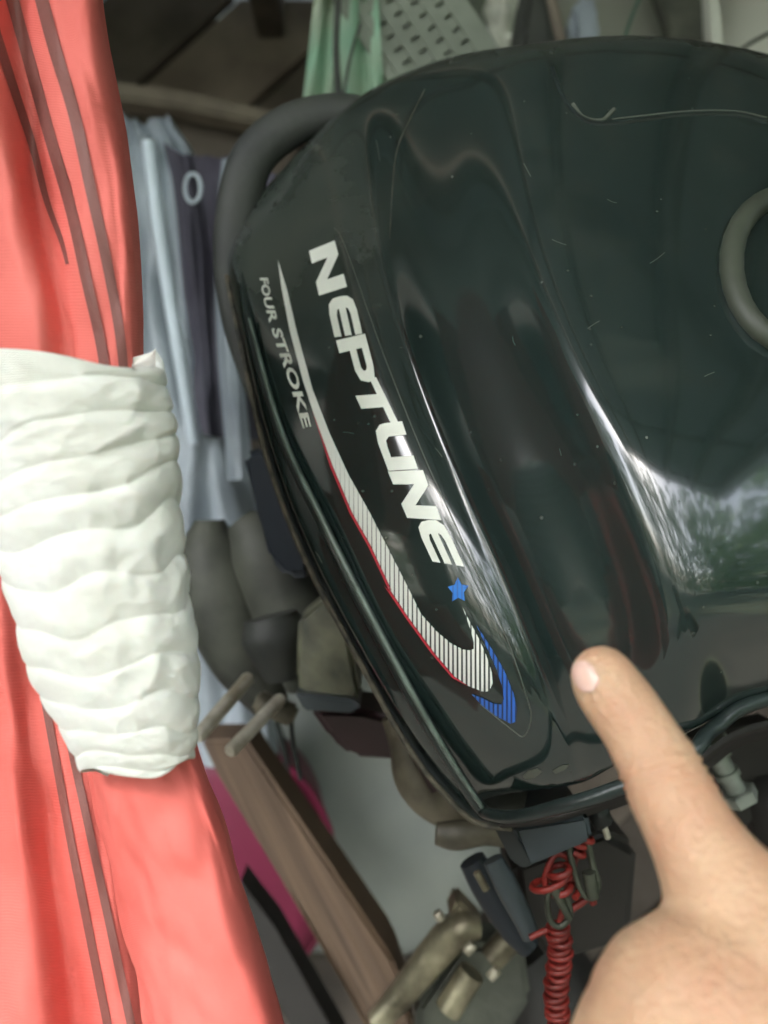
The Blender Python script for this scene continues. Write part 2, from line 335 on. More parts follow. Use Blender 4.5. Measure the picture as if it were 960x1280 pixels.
for i, r in enumerate(PXY):
    fl_ = 1.0 if i not in (0,) else 1.15
    r = list(r)
    if i > 1:
        r[8] = (r[9][0]-58, r[8][1]*.5+r[9][1]*.5); r[10] = (r[9][0]+46, r[10][1])
    if i == 0: r = [(x-(10 if x < 500 else 0), y-(46 if x > 560 else 30 if x > 380 else 16)) for x, y in r]
    if i == len(PXY)-1: r = [(x, y+5) for x, y in r]
    if i == 7: r = [(x, y-(14 if j >= 10 else 0)) for j, (x, y) in enumerate(r)]
    if i == 8: r = [(x, y-(20 if j >= 10 else 0)) for j, (x, y) in enumerate(r)]
    rows.append([P(x, y, K*(D9[i]+DZ[j]*fl_+({7: .012, 8: .02}.get(i, 0) if j >= 10 else 0))) for j, (x, y) in enumerate(r)])
top0 = [v+Vector((0, .055, -.006)) for v in rows[0]]; top00 = [v+Vector((0, .14, -.05)) for v in rows[0]]
bot1 = [v+Vector((0, .012, -.0015)) for v in rows[-1]]; bot2 = [v+Vector((0, .06, .006)) for v in rows[-1]]
ROWS = [top00, top0]+rows+[bot1, bot2]
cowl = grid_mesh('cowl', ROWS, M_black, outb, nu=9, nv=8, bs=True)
dg = bpy.context.evaluated_depsgraph_get()
bmc = bmesh.new(); bmc.from_mesh(cowl.data); bvh = BVHTree.FromBMesh(bmc); bmc.free()
ORG = Vector((0, 0, CAMZ))
def on_cowl(px, py, off=.0003):
    d = (P(px, py, 1)-ORG).normalized(); h = bvh.ray_cast(ORG, d)
    if h[0] is None:
        return P(px, py, K*.33)
    n = h[1]
    if n.dot(d) > 0: n = -n
    return h[0]+n*off
def decal(name, polys, m, off=.0003, cuts=2, parent=cowl, label=None):
    """flat print: polygons in the plane of the sticker laid onto the cowl's surface"""
    bm = bmesh.new(); uvl = bm.loops.layers.uv.new('UVMap')
    for poly in polys:
        vs = [bm.verts.new(Vector((x, y, 0))) for x, y in poly]
        for tri in geometry.tessellate_polygon([[Vector((x, y, 0)) for x, y in poly]]): bm.faces.new([vs[i] for i in tri])
    for _ in range(cuts): bmesh.ops.subdivide_edges(bm, edges=bm.edges[:], cuts=1, use_grid_fill=True)
    for f in bm.faces:
        for l in f.loops: l[uvl].uv = (l.vert.co.x+.45*0*l.vert.co.y, l.vert.co.y)
    for v in bm.verts: v.co = on_cowl(v.co.x, v.co.y, off)
    bmesh.ops.recalc_face_normals(bm, faces=bm.faces)
    if sum((f.normal.y*f.calc_area() for f in bm.faces)) > 0: bmesh.ops.reverse_faces(bm, faces=bm.faces)
    me = bpy.data.meshes.new(name); bm.to_mesh(me); bm.free()
    return link(name, me, m, parent, True, label)
Z3 = lambda x, y: (270+x*.3671, 270+y*.3671)
Z6 = lambda x, y: (400+x/3, 680+y/3)
NL = [[(0,0),(0,1),(.3,1),(.72,.40),(.72,1),(1,1),(1,0),(.7,0),(.28,.60),(.28,0)]]
EL = [[(1,0),(.4,0),(.14,.06),(.02,.24),(0,.5),(.02,.76),(.14,.94),(.4,1),(1,1),(1,.75),(.46,.75),(.33,.70),(.3,.62),(1,.62),(1,.38),(.3,.38),(.33,.30),(.46,.25),(1,.25)]]
PL = [[(0,0),(0,1),(.27,1),(.27,0)], [(.27,1),(.7,1),(.92,.94),(1,.72),(.92,.46),(.7,.36),(.27,.36),(.27,.58),(.66,.58),(.73,.63),(.75,.69),(.73,.74),(.66,.78),(.27,.78)]]
TL_ = [[(0,1),(1,1),(1,.75),(.64,.75),(.64,0),(.36,0),(.36,.75),(0,.75)]]
UL = [[(0,1),(.28,1),(.28,.42),(.36,.28),(.5,.25),(.72,.25),(.72,1),(1,1),(1,0),(.4,0),(.14,.07),(.02,.26),(0,.42)]]
LET = [(NL, (318,120),(352,272),(405,85),(447,242)), (EL, (376,285),(405,414),(468,265),(499,402)), (PL, (410,425),(452,585),(508,402),(550,560)),
       (TL_, (449,556),(523,714),(546,550),(622,706)), (UL, (530,712),(588,868),(634,700),(688,862)), (NL, (586,870),(652,1028),(705,866),(768,1036)),
       (EL, (676,1042),(738,1176),(772,1030),(846,1194))]
nm_letters = [('N', 'first letter N'), ]
for polys, BL, BR, TLc, TRc in LET:
    out = []
    for poly in polys:
        q = []
        for s, t in poly:
            a = Vector(BL).lerp(Vector(BR), s); b = Vector(TLc).lerp(Vector(TRc), s); c = a.lerp(b, t); q.append(Z3(c.x, c.y))
        out.append(q)
    decal('letter', out, M_white)
# FOUR STROKE
cu = bpy.data.curves.new('small_lettering', 'FONT'); cu.body = 'FOUR STROKE'; cu.size = 1; cu.offset = .03; cu.resolution_u = 3; cu.space_character = 1.02
to = bpy.data.objects.new('small_lettering', cu); COL.objects.link(to); bpy.context.view_layer.update()
tm = bpy.data.meshes.new_from_object(to.evaluated_get(bpy.context.evaluated_depsgraph_get())); bpy.data.objects.remove(to); bpy.data.curves.remove(cu)
xs = [v.co.x for v in tm.vertices]; ys = [v.co.y for v in tm.vertices]; x0, x1, y0, y1 = min(xs), max(xs), min(ys), max(ys)
base = catmull([Vector((*Z3(*p), 0)) for p in ((150,212),(166,300),(200,420),(247,560),(303,742))], 12)
topl = catmull([Vector((*Z3(*p), 0)) for p in ((177,205),(195,292),(231,408),(280,545),(328,722))], 12)
def along(c, s):
    f = max(0, min(.9999, s))*(len(c)-1); i = int(f); return c[i].lerp(c[i+1], f-i)
for v in tm.vertices:
    t = (v.co.y-y0)/(y1-y0); s = (v.co.x-x0)/(x1-x0)*.975+t*.02
    p = along(base, s).lerp(along(topl, s), t); v.co = on_cowl(p.x, p.y)
tm.materials.clear(); link('small_lettering', tm, M_white, cowl, True)
# swoosh
Ls = [Z3(212,150)]+[Z3(*p) for p in ((225,250),(252,390),(297,560),(330,662),(398,850),(465,1010),(527,1120),(600,1275))]+[Z6(*p) for p in ((250,150),(330,270),(430,407),(505,495),(560,532),(612,552),(636,550))]
Rs = [Z6(*p) for p in ((648,520),(645,480),(628,425),(600,360),(565,295),(535,235))]
Is = [Z6(*p) for p in ((548,270),(565,320),(578,368),(578,392),(562,398),(535,394),(490,370),(440,328),(380,262))]+[Z3(*p) for p in ((664,1282),(602,1160),(525,1010),(452,880),(388,740),(330,590),(278,400),(243,250))]
decal('swoosh', [Ls+Rs+Is], M_whiteh, cuts=4)
redo = [Z3(*p) for p in ((330,662),(398,850),(465,1010),(527,1120),(600,1275))]+[Z6(*p) for p in ((250,150),(330,270),(430,407),(505,495),(560,532))]
redi = [(x-2.6, y+1.4) for x, y in redo]; redi[0] = redo[0]; redi[-1] = redo[-1]
decal('red_line', [redo[:1]+redo[1:-1]+redo[-1:]+redi[1:-1][::-1]], M_red, off=.0005, cuts=1)
decal('blue_swoosh', [[Z6(*p) for p in ((588,305),(640,385),(690,470),(725,555),(738,610),(735,665),(715,672),(660,642),(610,605),(570,562),(615,578),(650,596),(680,600),(690,580),(686,540),(664,470),(630,395))]], M_blue, cuts=3)
st = []
for k in range(10):
    a = R(-100+36*k+8); r = 15 if k % 2 == 0 else 8.2
    st.append((573+r*math.cos(a)*.9, 738+r*math.sin(a)*1.1))
decal('star', [st], M_blue_s, cuts=1)
def cowl_line(name, pts, r, m, off=.0, n=6, label=None, flat=1.0, seg=6):
    c = catmull([Vector((x, y, 0)) for x, y in pts], n)
    tube(name, [on_cowl(v.x, v.y, off) for v in c], r, m, cowl, seg, label=label, flat=flat)
cowl_line('decal_edge', [(418,285),(431,307),(475,431),(527,563),(580,680),(633,797),(657,867),(664,897),(655,920),(640,912),(600,880)], .00022, M_film)
cowl_line('loose_hair', [(531,112),(512,150),(497,185),(491,230),(487,300)], .0002, M_edge)
cowl_line('panel_seam', [(690,84),(700,112),(716,138),(738,152),(765,154),(800,150),(860,143),(920,143),(958,152)], .0010, M_trim, -.0002)
cowl_line('seam_highlight', [(765,149),(800,145),(860,139),(920,139),(958,147)], .0004, M_film, -.0001)  # pale strips painted along the seam as its highlight
cowl_line('seam_highlight', [(716,130),(730,147),(752,150),(768,136)], .0009, M_film, -.0002)
for pl in ([(653,970),(660,963),(672,960),(678,964),(668,972),(658,974)], [(690,963),(702,956),(712,955),(706,962),(694,967)]):
    decal('scuff', [pl], M_film, off=.0002, cuts=1)
rs = random.Random(5)
for x, y, l, a in ((470,175,26,80),(545,560,14,60),(690,300,20,20),(735,410,16,-30),(812,330,24,-35),(640,420,12,70),(700,560,10,85),(655,205,18,60),(430,540,12,10),(395,690,16,65),(880,470,14,-20),(760,250,12,15),(600,800,10,50)):
    p = [(x+l*t*math.cos(R(a))+rs.uniform(-1, 1), y+l*t*math.sin(R(a))+rs.uniform(-1, 1)) for t in (0, .5, 1)]
    cowl_line('scratch', p, .00016, M_film, 0, 3, seg=4)
for _ in range(26):
    x = rs.uniform(400, 900); y = rs.uniform(120, 780); r = rs.uniform(.9, 2.0)
    if 380+.45*(y-300) < x < 450+.5*(y-300): continue
    decal('dust_fleck', [[(x+r*math.cos(k*1.05)*rs.uniform(.6, 1.3), y+r*math.sin(k*1.05)*rs.uniform(.6, 1.3)) for k in range(6)]], M_film, off=.0002, cuts=0)
# raised grip ring on the far right face
cx, cy = 992, 342
ringp = []
for k in range(28):
    a = 2*math.pi*k/28; ringp.append(on_cowl(cx+80*math.cos(a)+8*math.sin(a), cy+96*math.sin(a), .001))
tube('grip_ring', ringp, .0042, M_ring, cowl, 10, closed=True)
# rim: bright lip, joint, dusty edge
def col_line(j, i0=0, i1=99, dxy=(0, 0), dd=0):
    out = []
    for i in range(len(PXY)):
        if i < i0 or i > i1: continue
        x, y = PXY[i][j]; out.append(P(x+dxy[0], y+dxy[1], K*(D9[i]+DZ[j])+dd))
    return out
RD = .016
rimline = [P(x, y, (d+RD*max(0, min(1, (760-x)/160)))*K) for x, y, d in ((300,272,.455),(303,310,.44),(311,402,.398),(350,540,.366),(402,653,.346),(460,768,.336),(520,880,.331),(566,958,.337),(600,1009,.345),(618,1019,.336),(650,1020,.325),(700,1008,.316),(745,995,.312),(805,972,.306),(865,940,.300),(895,908,.308),(975,870,.318),(1240,838,.36))]
tube('rim_lip', rimline, [.0014,.0014,.0018,.002,.0022,.0024,.0024,.0024,.0024,.0024,.0024,.0026,.0026,.0026,.0026,.0026,.0026,.0026], M_trim, outb, 12, 8)
bright = [v+Vector((.0006, -.0026, .0008)) for v in rimline[2:9]]
tube('rim_bead', bright, [.0007,.0010,.0012,.0013,.0012,.0011,.0008], mat('lip_highlight_bead', (.15, .20, .17), .3, var=.5, vscale=90, bump=.2), outb, 8, 8)  # pale bead colour stands in for the highlight along the lip
edge = [P(x, y, (d+RD)*K) for x, y, d in ((283,345,.445),(303,440,.415),(330,560,.385),(363,657,.372),(400,737,.362),(427,785,.358),(462,850,.355),(500,917,.352),(540,975,.352),(592,1026,.356),(640,1036,.35))]
tube('rim_edge', edge, [.0012]*11, M_edge, outb, 8, 8)
# lower pan under the cowl: a skirt from the dusty edge to the rear
panr = [[v for v in edge], [v+Vector((.004, .004, .001)) for v in edge], [v+Vector((.012, .03, .008)) for v in edge], [v+Vector((.03, .1, .02)) for v in edge]]
grid_mesh('lower_pan', panr, M_satin, outb, 4, 6)
jr = [[P(x, y, K*.352) for x, y in ((622,1026),(700,1016),(790,980),(870,945),(960,900),(1240,868))], [P(x, y, K*.356) for x, y in ((625,1034),(702,1024),(795,990),(875,956),(963,912),(1244,880))], [P(x, y, K*.40) for x, y in ((632,1038),(706,1030),(800,1000),(880,965),(966,922),(1250,890))]]
grid_mesh('lower_pan_front', jr, M_deep, outb, 4, 6)
# black hoop handle behind the top left of the cowl
hp = [P(x, y, .40) for x, y in ((318,500),(308,455),(299,395),(293,320),(300,250),(318,195),(362,158),(410,142),(450,140),(520,150))]
tube('carry_handle', hp, [px_r(6, .40), px_r(14, .4), px_r(23, .4), px_r(27, .4), px_r(28, .4), px_r(28, .4), px_r(27, .4), px_r(24, .4), px_r(20, .4), px_r(16, .4)], M_hoop, outb, 16, 8, flat=.7)
hb = [P(x, y, .43) for x, y in ((350,225),(336,262),(330,300),(340,350))]
tube('handle_web', hb, px_r(16, .43), M_purple, outb, 12, 5)

# parts seen below the rim
E_ = outb
tube('tiller_arm', [P(x, y, .475) for x, y in ((300,650),(325,680),(352,730),(374,790),(386,860))], [px_r(r, .47) for r in (20, 42, 50, 48, 28)], M_grease, E_, 20, 6)
tube('gear_housing', [P(x, y, .50) for x, y in ((262,650),(264,690),(280,750),(308,820),(340,885))], [px_r(r, .50) for r in (18, 40, 52, 46, 22)], M_grease, E_, 20, 6)
tube('housing_knuckle', [P(x, y, .44) for x, y in ((338,770),(345,800),(352,850))], [px_r(r, .44) for r in (34, 42, 20)], M_hoop, E_, 16, 6)
prism('cable_guard', [(302,566,.43),(330,556,.42),(352,600,.41),(378,680,.40),(390,722,.40),(358,724,.41),(336,700,.42),(322,640,.43)], .03, M_navy, E_, .004, segs=3)
prism('fuel_tap_box', [(372,772,.415),(408,742,.41),(432,772,.405),(452,868,.40),(440,884,.40),(380,880,.41),(370,850,.415)], .035, M_olive, E_, .003, segs=3)
prism('fuel_tap_flange', [(368,866,.405),(440,874,.395),(452,884,.392),(440,892,.392),(380,888,.405)], .04, M_slate, E_, .001)
prism('shaft_cover', [(385,885,.42),(455,888,.41),(500,900,.40),(532,950,.40),(500,952,.41),(440,948,.42),(412,925,.42)], .05, M_maroon, E_, .004, segs=3)
tube('thin_strut', [P(362, 880, .45), P(366, 930, .45), P(376, 975, .45)], .0014, M_satin, E_, 8)
tube('exhaust_elbow', [P(x, y, .40) for x, y in ((488,895),(506,930),(520,975),(552,1008),(600,1020))], [px_r(r, .4) for r in (12, 20, 26, 24, 16)], M_beige, E_, 16, 6)
tube('elbow_mouth', [P(512, 922, .388), P(548, 985, .386)], [px_r(9, .39), px_r(11, .39)], M_maroon, E_, 12)
tube('latch_lever', [P(x, y, .375) for x, y in ((545,1042),(570,1044),(605,1040),(640,1046))], [px_r(r, .375) for r in (14, 19, 17, 15)], M_beige, E_, 16, 6, flat=.7)
tube('swivel_arm', [P(x, y, .375) for x, y in ((590,1075),(610,1110),(640,1160),(662,1185))], [px_r(r, .375) for r in (17, 20, 17, 14)], M_navy, E_, 14, 5, flat=.8)
tube('swivel_arm', [P(x, y, .35) for x, y in ((616,1074),(632,1105),(655,1150),(664,1172))], [px_r(r, .35) for r in (13, 15, 13, 11)], M_slate, E_, 14, 5, flat=.7)
tube('arm_pin', [P(596, 1090, .355), P(608, 1112, .355)], px_r(5, .355), M_brass, E_, 10)
prism('starter_box', [(640,1034,.318),(736,1018,.305),(742,1052,.305),(660,1086,.318)], .05, M_slate, E_, .002, segs=3)
prism('box_strap', [(612,1024,.325),(640,1030,.32),(668,1082,.316),(655,1088,.318),(640,1078,.322)], .05, M_satin, E_, .001)
prism('mount_block', [(640,1082,.37),(760,1040,.37),(800,1060,.38),(790,1180,.38),(690,1210,.38),(650,1150,.38)], .06, M_deep, E_, .005, segs=3)
tube('hook_stud', [P(752, 1022, .335), P(760, 1048, .335)], px_r(4, .335), M_steel, E_, 8)
prism('bracket_tab', [(728,1008,.33),(758,1000,.325),(768,1030,.33),(748,1042,.33)], .01, M_satin, E_, .001)
# clamp bolt right of the finger
def hexbolt(p, q, r, name, label=None):
    d = (q-p).normalized()
    bm = bmesh.new(); add_tube(bm, [p, q], r*.55, 14)
    for a, b, s in ((-.004, .005, 1.0), (.0, .0, 0)):
        if s: add_tube(bm, [p-d*.004, p-d*.0034, p+d*.0046, p+d*.005], [r*.86, r, r, r*.86], 6)
    L0 = (q-p).length
    add_tube(bm, [q-d*.006, q-d*.0055, q-d*.0005, q], [r*.9, r, r, r*.9], 6)
    add_tube(bm, [p+d*L0*.45, p+d*L0*.55], r*.7, 14)
    return from_bm(name, bm, M_clampw, outb, True, 30)
M_clampw = mat('grey_zinc', (.30, .33, .29), .45, metal=.4, var=.3, vscale=60, bump=.2)
hexbolt(P(890, 932, .37), P(928, 1002, .37), .0085, 'clamp_bolt')
prism('transom_bracket', [(846,930,.40),(975,900,.40),(985,1000,.41),(930,1040,.41),(880,1010,.41)], .02, M_deep, outb, .003)
prism('transom_plate', [(930,975,.405),(1040,960,.40),(1050,1080,.41),(960,1080,.41)], .015, M_deep, outb, .002)
# clamp screws, lower left
def screw(a, b, r, name):
    o = tube(name, [a, a.lerp(b, .03), a.lerp(b, .97), b], [r*.8, r, r, r*.8], M_steel, outb, 14)
    return o
screw(P(246, 922, .40), P(312, 846, .44), px_r(9, .42), 'clamp_screw')
screw(P(287, 940, .40), P(352, 872, .44), px_r(8.5, .42), 'clamp_screw')
box('screw_block', P(345, 885, .455), (.024, .02, .012), M_beige, outb, Vector((0, 0, 1)).rotation_difference(Vector((.4, .2, 1))), .002)
# stern bracket, bottom centre
tube('bracket_tube', [P(470,1278,.45), P(505,1240,.45), P(545,1190,.445), P(575,1160,.44), P(600,1158,.44)], [px_r(r, .45) for r in (14, 18, 21, 21, 14)], M_brass, outb, 16, 6)
prism('bracket_ear', [(572,1124,.44),(606,1160,.435),(590,1180,.44),(560,1150,.44)], .02, M_brass, outb, .002)
tube('bracket_bush', [P(560,1262,.44), P(590,1215,.44)], px_r(17, .44), M_brass, outb, 16)
tube('bracket_bush', [P(614,1198,.44), P(640,1170,.44)], px_r(17, .44), M_brass, outb, 16)
tube('bracket_bolt', [P(582,1190,.425), P(592,1180,.425)], px_r(7, .425), M_steel, outb, 6)
tube('bracket_bolt', [P(612,1222,.425), P(622,1212,.425)], px_r(7, .425), M_steel, outb, 6)
tube('bracket_bolt', [P(546,1140,.43), P(552,1150,.43)], px_r(6, .43), M_steel, outb, 6)
prism('bracket_casting', [(520,1262,.455),(575,1180,.455),(655,1185,.455),(665,1250,.46),(620,1330,.46),(520,1330,.46)], .03, M_grease, outb, .004)
tube('leg_casing', [P(x, y, .52) for x, y in ((640,1180),(690,1290),(740,1500),(780,1900))], [px_r(r, .52) for r in (60, 90, 100, 100)], M_deep, outb, 20, 5)

# ------------------------------------------------------------------ kill cord
cord = empty('kill_cord', (0, 0, 0), 'red coiled safety lanyard with tarnished clips hanging below the cowl', 'lanyard')
def helix(a, b, r, turns, n=14, r1=None, amp=0):
    d = (b-a).normalized(); u = d.cross(Vector((0, 1, 0))).normalized(); v = d.cross(u); out = []
    T = int(turns*n)
    for k in range(T+1):
        s = k/T; rr_ = r if r1 is None else r*(1-s)+r1*s
        w = amp*math.sin(s*9)
        out.append(a.lerp(b, s)+(u*math.cos(2*math.pi*k/n)+v*math.sin(2*math.pi*k/n))*rr_*(1+.12*math.sin(k*.7))+u*w)
    return out
tube('coil', helix(P(696,1156,.335), P(700,1330,.345), .0042, 21, amp=.0011), .0012, M_coil, cord, 8)
tube('coil', helix(P(690,1085,.325), P(700,1120,.325), .0062, 3.2, amp=.0035), .0014, M_coil, cord, 8)
tube('coil', helix(P(728,1042,.325), P(716,1062,.325), .0042, 2.3), .0013, M_coil, cord, 8)
tube('cord_end', [P(x, y, .335) for x, y in ((662,1172),(680,1164),(696,1158),(700,1150),(708,1120),(712,1100),(722,1066))], .0013, M_coil, cord, 8, 5)
tube('cord_end', [P(x, y, .33) for x, y in ((706,1142),(724,1130),(738,1122),(742,1130))], .0015, M_coil, cord, 8, 5)
tube('cord_end', [P(x, y, .325) for x, y in ((684,1118),(682,1095),(694,1068),(712,1074),(716,1096),(700,1106))], .0014, M_coil, cord, 8, 5)
def clip(pts, d, r=.0013):
    tube('clip', [P(x, y, d) for x, y in pts], r, M_clip, cord, 8, 5, closed=True)
clip([(718,1044),(712,1060),(720,1095),(730,1118),(742,1122),(748,1105),(742,1085),(736,1058),(728,1040)], .322)
tube('clip_barrel', [P(736,1090,.32), P(742,1122,.32)], [.0028, .0024], M_clip, cord, 12)
clip([(690,1112),(684,1125),(688,1150),(700,1158),(712,1146),(710,1128),(700,1110)], .322)
tube('clip_gate', [P(692,1110,.32), P(712,1148,.32)], [.0022, .0014], M_clip, cord, 10)
tube('clip_swivel', [P(726,1020,.322), P(724,1046,.322)], [.0014, .002], M_clip, cord, 8)

# ------------------------------------------------------------------ red cloth with white knit band
cloth = empty('red_cloth', (0, 0, 0), 'coral red nylon garment with pairs of dark stripes hanging along the left edge', 'garment')
def row(y, xs, ds): return [P(x, y, d+.022) for x, d in zip(xs, ds)]
up_rows = [
 row(-140, (-160,-90,-30,20,60,95,112,122), (.24,.225,.205,.214,.200,.197,.204,.23)),
 row(0,   (-160,-80,-20,22,62,98,122,131), (.24,.222,.206,.216,.200,.196,.203,.23)),
 row(120, (-160,-70,-10,38,75,115,141,150), (.24,.220,.202,.216,.199,.195,.202,.23)),
 row(250, (-160,-60,10,52,95,140,162,171), (.24,.216,.200,.216,.198,.194,.201,.23)),
 row(400, (-160,-40,40,82,110,150,172,179), (.24,.210,.196,.204,.197,.194,.201,.23)),
 row(520, (-160,-40,40,85,115,152,172,180), (.24,.214,.205,.206,.203,.200,.206,.23)),
 row(640, (-160,-60,20,75,110,150,172,180), (.24,.22,.215,.215,.213,.210,.214,.23)),
]
def wr(v, s, t): 
    n = noise.noise(Vector((t*6, s*9, 1.3)))*.0022+noise.noise(Vector((t*16, s*5+t*6, 4.3)))*.0011
    n += abs(noise.noise(Vector((t*7+s*2, s*6-t*3, 8.8))))*-.0030+noise.noise(Vector((t*30, s*24, 2)))*.00035
    return v+Vector((0, n, 0))
cl1 = grid_mesh('upper_cloth', up_rows, M_cloth, cloth, 9, 9, wr)
lo_rows = [
 row(560, (-190,-90,-40,0,40,90,130), (.26,.235,.228,.226,.23,.235,.26)),
 row(700, (-190,-80,-20,22,62,110,140), (.26,.232,.222,.226,.228,.236,.26)),
 row(860, (-190,-60,2,40,78,130,170), (.26,.228,.218,.224,.222,.23,.255)),
 row(1000,(-190,-50,15,60,98,150,200), (.26,.224,.213,.222,.217,.224,.25)),
 row(1140,(-190,-40,35,80,125,170,225), (.26,.220,.210,.221,.213,.220,.245)),
 row(1290,(-190,-30,50,100,150,195,250), (.26,.216,.206,.219,.209,.216,.24)),
 row(1450,(-190,-20,60,120,170,215,270), (.26,.214,.204,.218,.207,.214,.24)),
]
cl2 = grid_mesh('lower_cloth', lo_rows, M_cloth, cloth, 9, 9, wr)
ff_rows = [
 row(860, (112,125,160,200,228,236), (.215,.202,.196,.195,.2,.215)),
 row(930, (106,122,165,215,242,249), (.213,.200,.193,.192,.198,.213)),
 row(1010,(118,134,180,245,269,276), (.211,.197,.189,.188,.195,.211)),
 row(1100,(142,158,205,270,296,303), (.209,.194,.186,.184,.192,.208)),
 row(1200,(166,184,235,300,326,333), (.207,.190,.182,.180,.189,.206)),
 row(1300,(188,206,260,330,355,362), (.205,.187,.179,.177,.186,.204)),
 row(1420,(214,232,290,366,390,398), (.203,.184,.176,.174,.183,.202)),
]
cl3 = grid_mesh('front_fold', ff_rows, M_cloth, cloth, 9, 9, wr)
def surf_of(o):
    b = bmesh.new(); b.from_mesh(o.data); t = BVHTree.FromBMesh(b); b.free(); return t
def ribbon(tree_, pts, w0, w1, name, parent):
    c = catmull([Vector((x, y, 0)) for x, y in pts], 12); bm = bmesh.new(); uvl = bm.loops.layers.uv.new('UVMap'); V = []
    for i, v in enumerate(c):
        w = w0+(w1-w0)*i/(len(c)-1); a = c[max(i-1, 0)]; b = c[min(i+1, len(c)-1)]; tn = (b-a).normalized(); nn = Vector((tn.y, -tn.x, 0)); rr_ = []
        for k in range(4):
            q = v+nn*w*(k/3-.5); d = (P(q.x, q.y, 1)-ORG).normalized(); h = tree_.ray_cast(ORG, d)
            rr_.append(bm.verts.new(h[0]-d*.0006) if h[0] else None)
        V.append(rr_)
    for i in range(len(c)-1):
        for k in range(3):
            q = (V[i][k], V[i][k+1], V[i+1][k+1], V[i+1][k])
            if None in q: continue
            f = bm.faces.new(q)
            for l, (a, b) in zip(f.loops, ((i, k), (i, k+1), (i+1, k+1), (i+1, k))): l[uvl].uv = (b*.1, a*.02)
    for v in [v for v in bm.verts if not v.link_faces]: bm.verts.remove(v)
    from_bm(name, bm, M_stripe, parent)
t1 = surf_of(cl1); t2 = surf_of(cl2)
ribbon(t1, [(47,-20),(68,60),(92,140),(112,230),(134,330),(150,420),(158,500)], 17, 11, 'stripe', cl1)
ribbon(t1, [(10,-20),(32,60),(62,170),(88,260),(108,350),(126,430),(136,500)], 16, 12, 'stripe', cl1)
ribbon(t1, [(-12,20),(14,100),(40,180),(58,250),(76,300),(84,330)], 13, 4, 'stripe', cl1)
ribbon(t2, [(38,700),(62,800),(86,920),(112,1040),(140,1170),(168,1300)], 9, 11, 'stripe', cl2)
ribbon(t2, [(22,720),(45,820),(66,930),(88,1050),(112,1170),(138,1300)], 9, 11, 'stripe', cl2)

# white band
ax = [(80,447,116),(93,510,119),(100,560,121),(104,620,122),(112,690,118),(128,760,110),(142,830,106),(160,900,88),(170,945,74),(172,972,66)]
bm = bmesh.new(); uvl = bm.loops.layers.uv.new('UVMap')
cen = catmull([Vector(a) for a in ax], 30); NS = 200; V = []
for i, c in enumerate(cen):
    t = i/(len(cen)-1); ring = []
    for k in range(NS):
        a = 2*math.pi*k/NS; s = math.sin(a); co = math.cos(a)
        # gathered folds running round the arm, drifting with angle
        ph = t*12.5+.35*math.sin(a*1.0+t*5)+.5*noise.noise(Vector((co*1.1, s*1.1, t*5)))
        fr = ph-math.floor(ph); fold = (math.sin(math.pi*fr)**.5)
        f2 = noise.noise(Vector((co*2.2, s*2.2, t*13)))*.6+noise.noise(Vector((co*5, s*5, t*30)))*.3
        g1 = 1-2.2*abs(noise.noise(Vector((co*1.9+3, s*1.9, t*17+co*1.5)))); g2 = 1-2.2*abs(noise.noise(Vector((co*3.5, s*3.5+9, t*38))))
        cr = .45*g1+.12*g2
        r = c.z*(1+.055*(fold-.7)+.03*f2+.02*cr)
        d = .208 - s*px_r(c.z, .2)*.75*(1+.085*(fold-.7)+.11*f2+.075*cr)
        ex = c.x+co*r; ey = c.y+(co*-.10)*c.z+noise.noise(Vector((co, s, t*4)))*8
        if i < 16: ey += (16-i)/16*(14*math.sin(a*1.5+1)+10*co)*1.0
        if i > len(cen)-20: ey += -(abs(co)**2.2)*28*(i-len(cen)+20)/20
        ring.append(bm.verts.new(P(ex, ey, d)))
    V.append(ring)
for i in range(len(cen)-1):
    for k in range(NS):
        k2 = (k+1) % NS; f = bm.faces.new((V[i][k], V[i][k2], V[i+1][k2], V[i+1][k]))
        for l, (a, b) in zip(f.loops, ((i, k), (i, k+1), (i+1, k+1), (i+1, k))): l[uvl].uv = (b/NS, a/(len(cen)-1)*1.6)
band = from_bm('knit_band', bm, M_knit)
tag(band, 'wrinkled off-white ribbed knit sleeve band wrapped around the red nylon cloth', 'sleeve band')

# ------------------------------------------------------------------ pointing hand
def capsule_chain(bm, pts, seg=20):
    for (a, ra), (b, rb) in zip(pts[:-1], pts[1:]):
        n = 6; d = (b-a); rings = []
        up = Vector((0, 0, 1)) if abs(d.normalized().z) < .9 else Vector((1, 0, 0))
        s1 = d.normalized().cross(up).normalized(); s2 = d.normalized().cross(s1); dn = d.normalized()
        prof = [(-math.cos(t)*ra, math.sin(t)*ra, a) for t in [R(x) for x in (12, 35, 60, 85)]]+[(math.cos(t)*rb, math.sin(t)*rb, b) for t in [R(x) for x in (85, 60, 35, 12)]]
        for off, rad, c in prof: rings.append([bm.verts.new(c+dn*off+(s1*math.cos(2*math.pi*k/seg)+s2*math.sin(2*math.pi*k/seg))*rad) for k in range(seg)])
        for A, B in zip(rings[:-1], rings[1:]):
            for k in range(seg): bm.faces.new((A[k], A[(k+1) % seg], B[(k+1) % seg], B[k]))
        bm.faces.new(rings[0][::-1]); bm.faces.new(rings[-1])
def HP(px, py, d, r): return (P(px, py, d), px_r(r, d))
bm = bmesh.new()
index = [HP(753,847,.182,41), HP(762,862,.181,44), HP(778,884,.179,45), HP(800,916,.176,46), HP(818,950,.173,49), HP(836,984,.170,51.5), HP(856,1024,.167,55), HP(878,1066,.163,62), HP(915,1130,.158,84), HP(985,1230,.150,130), HP(1060,1360,.142,165), HP(1180,1540,.128,190), HP(1330,1800,.112,240), HP(1500,2200,.092,330)]
capsule_chain(bm, index)
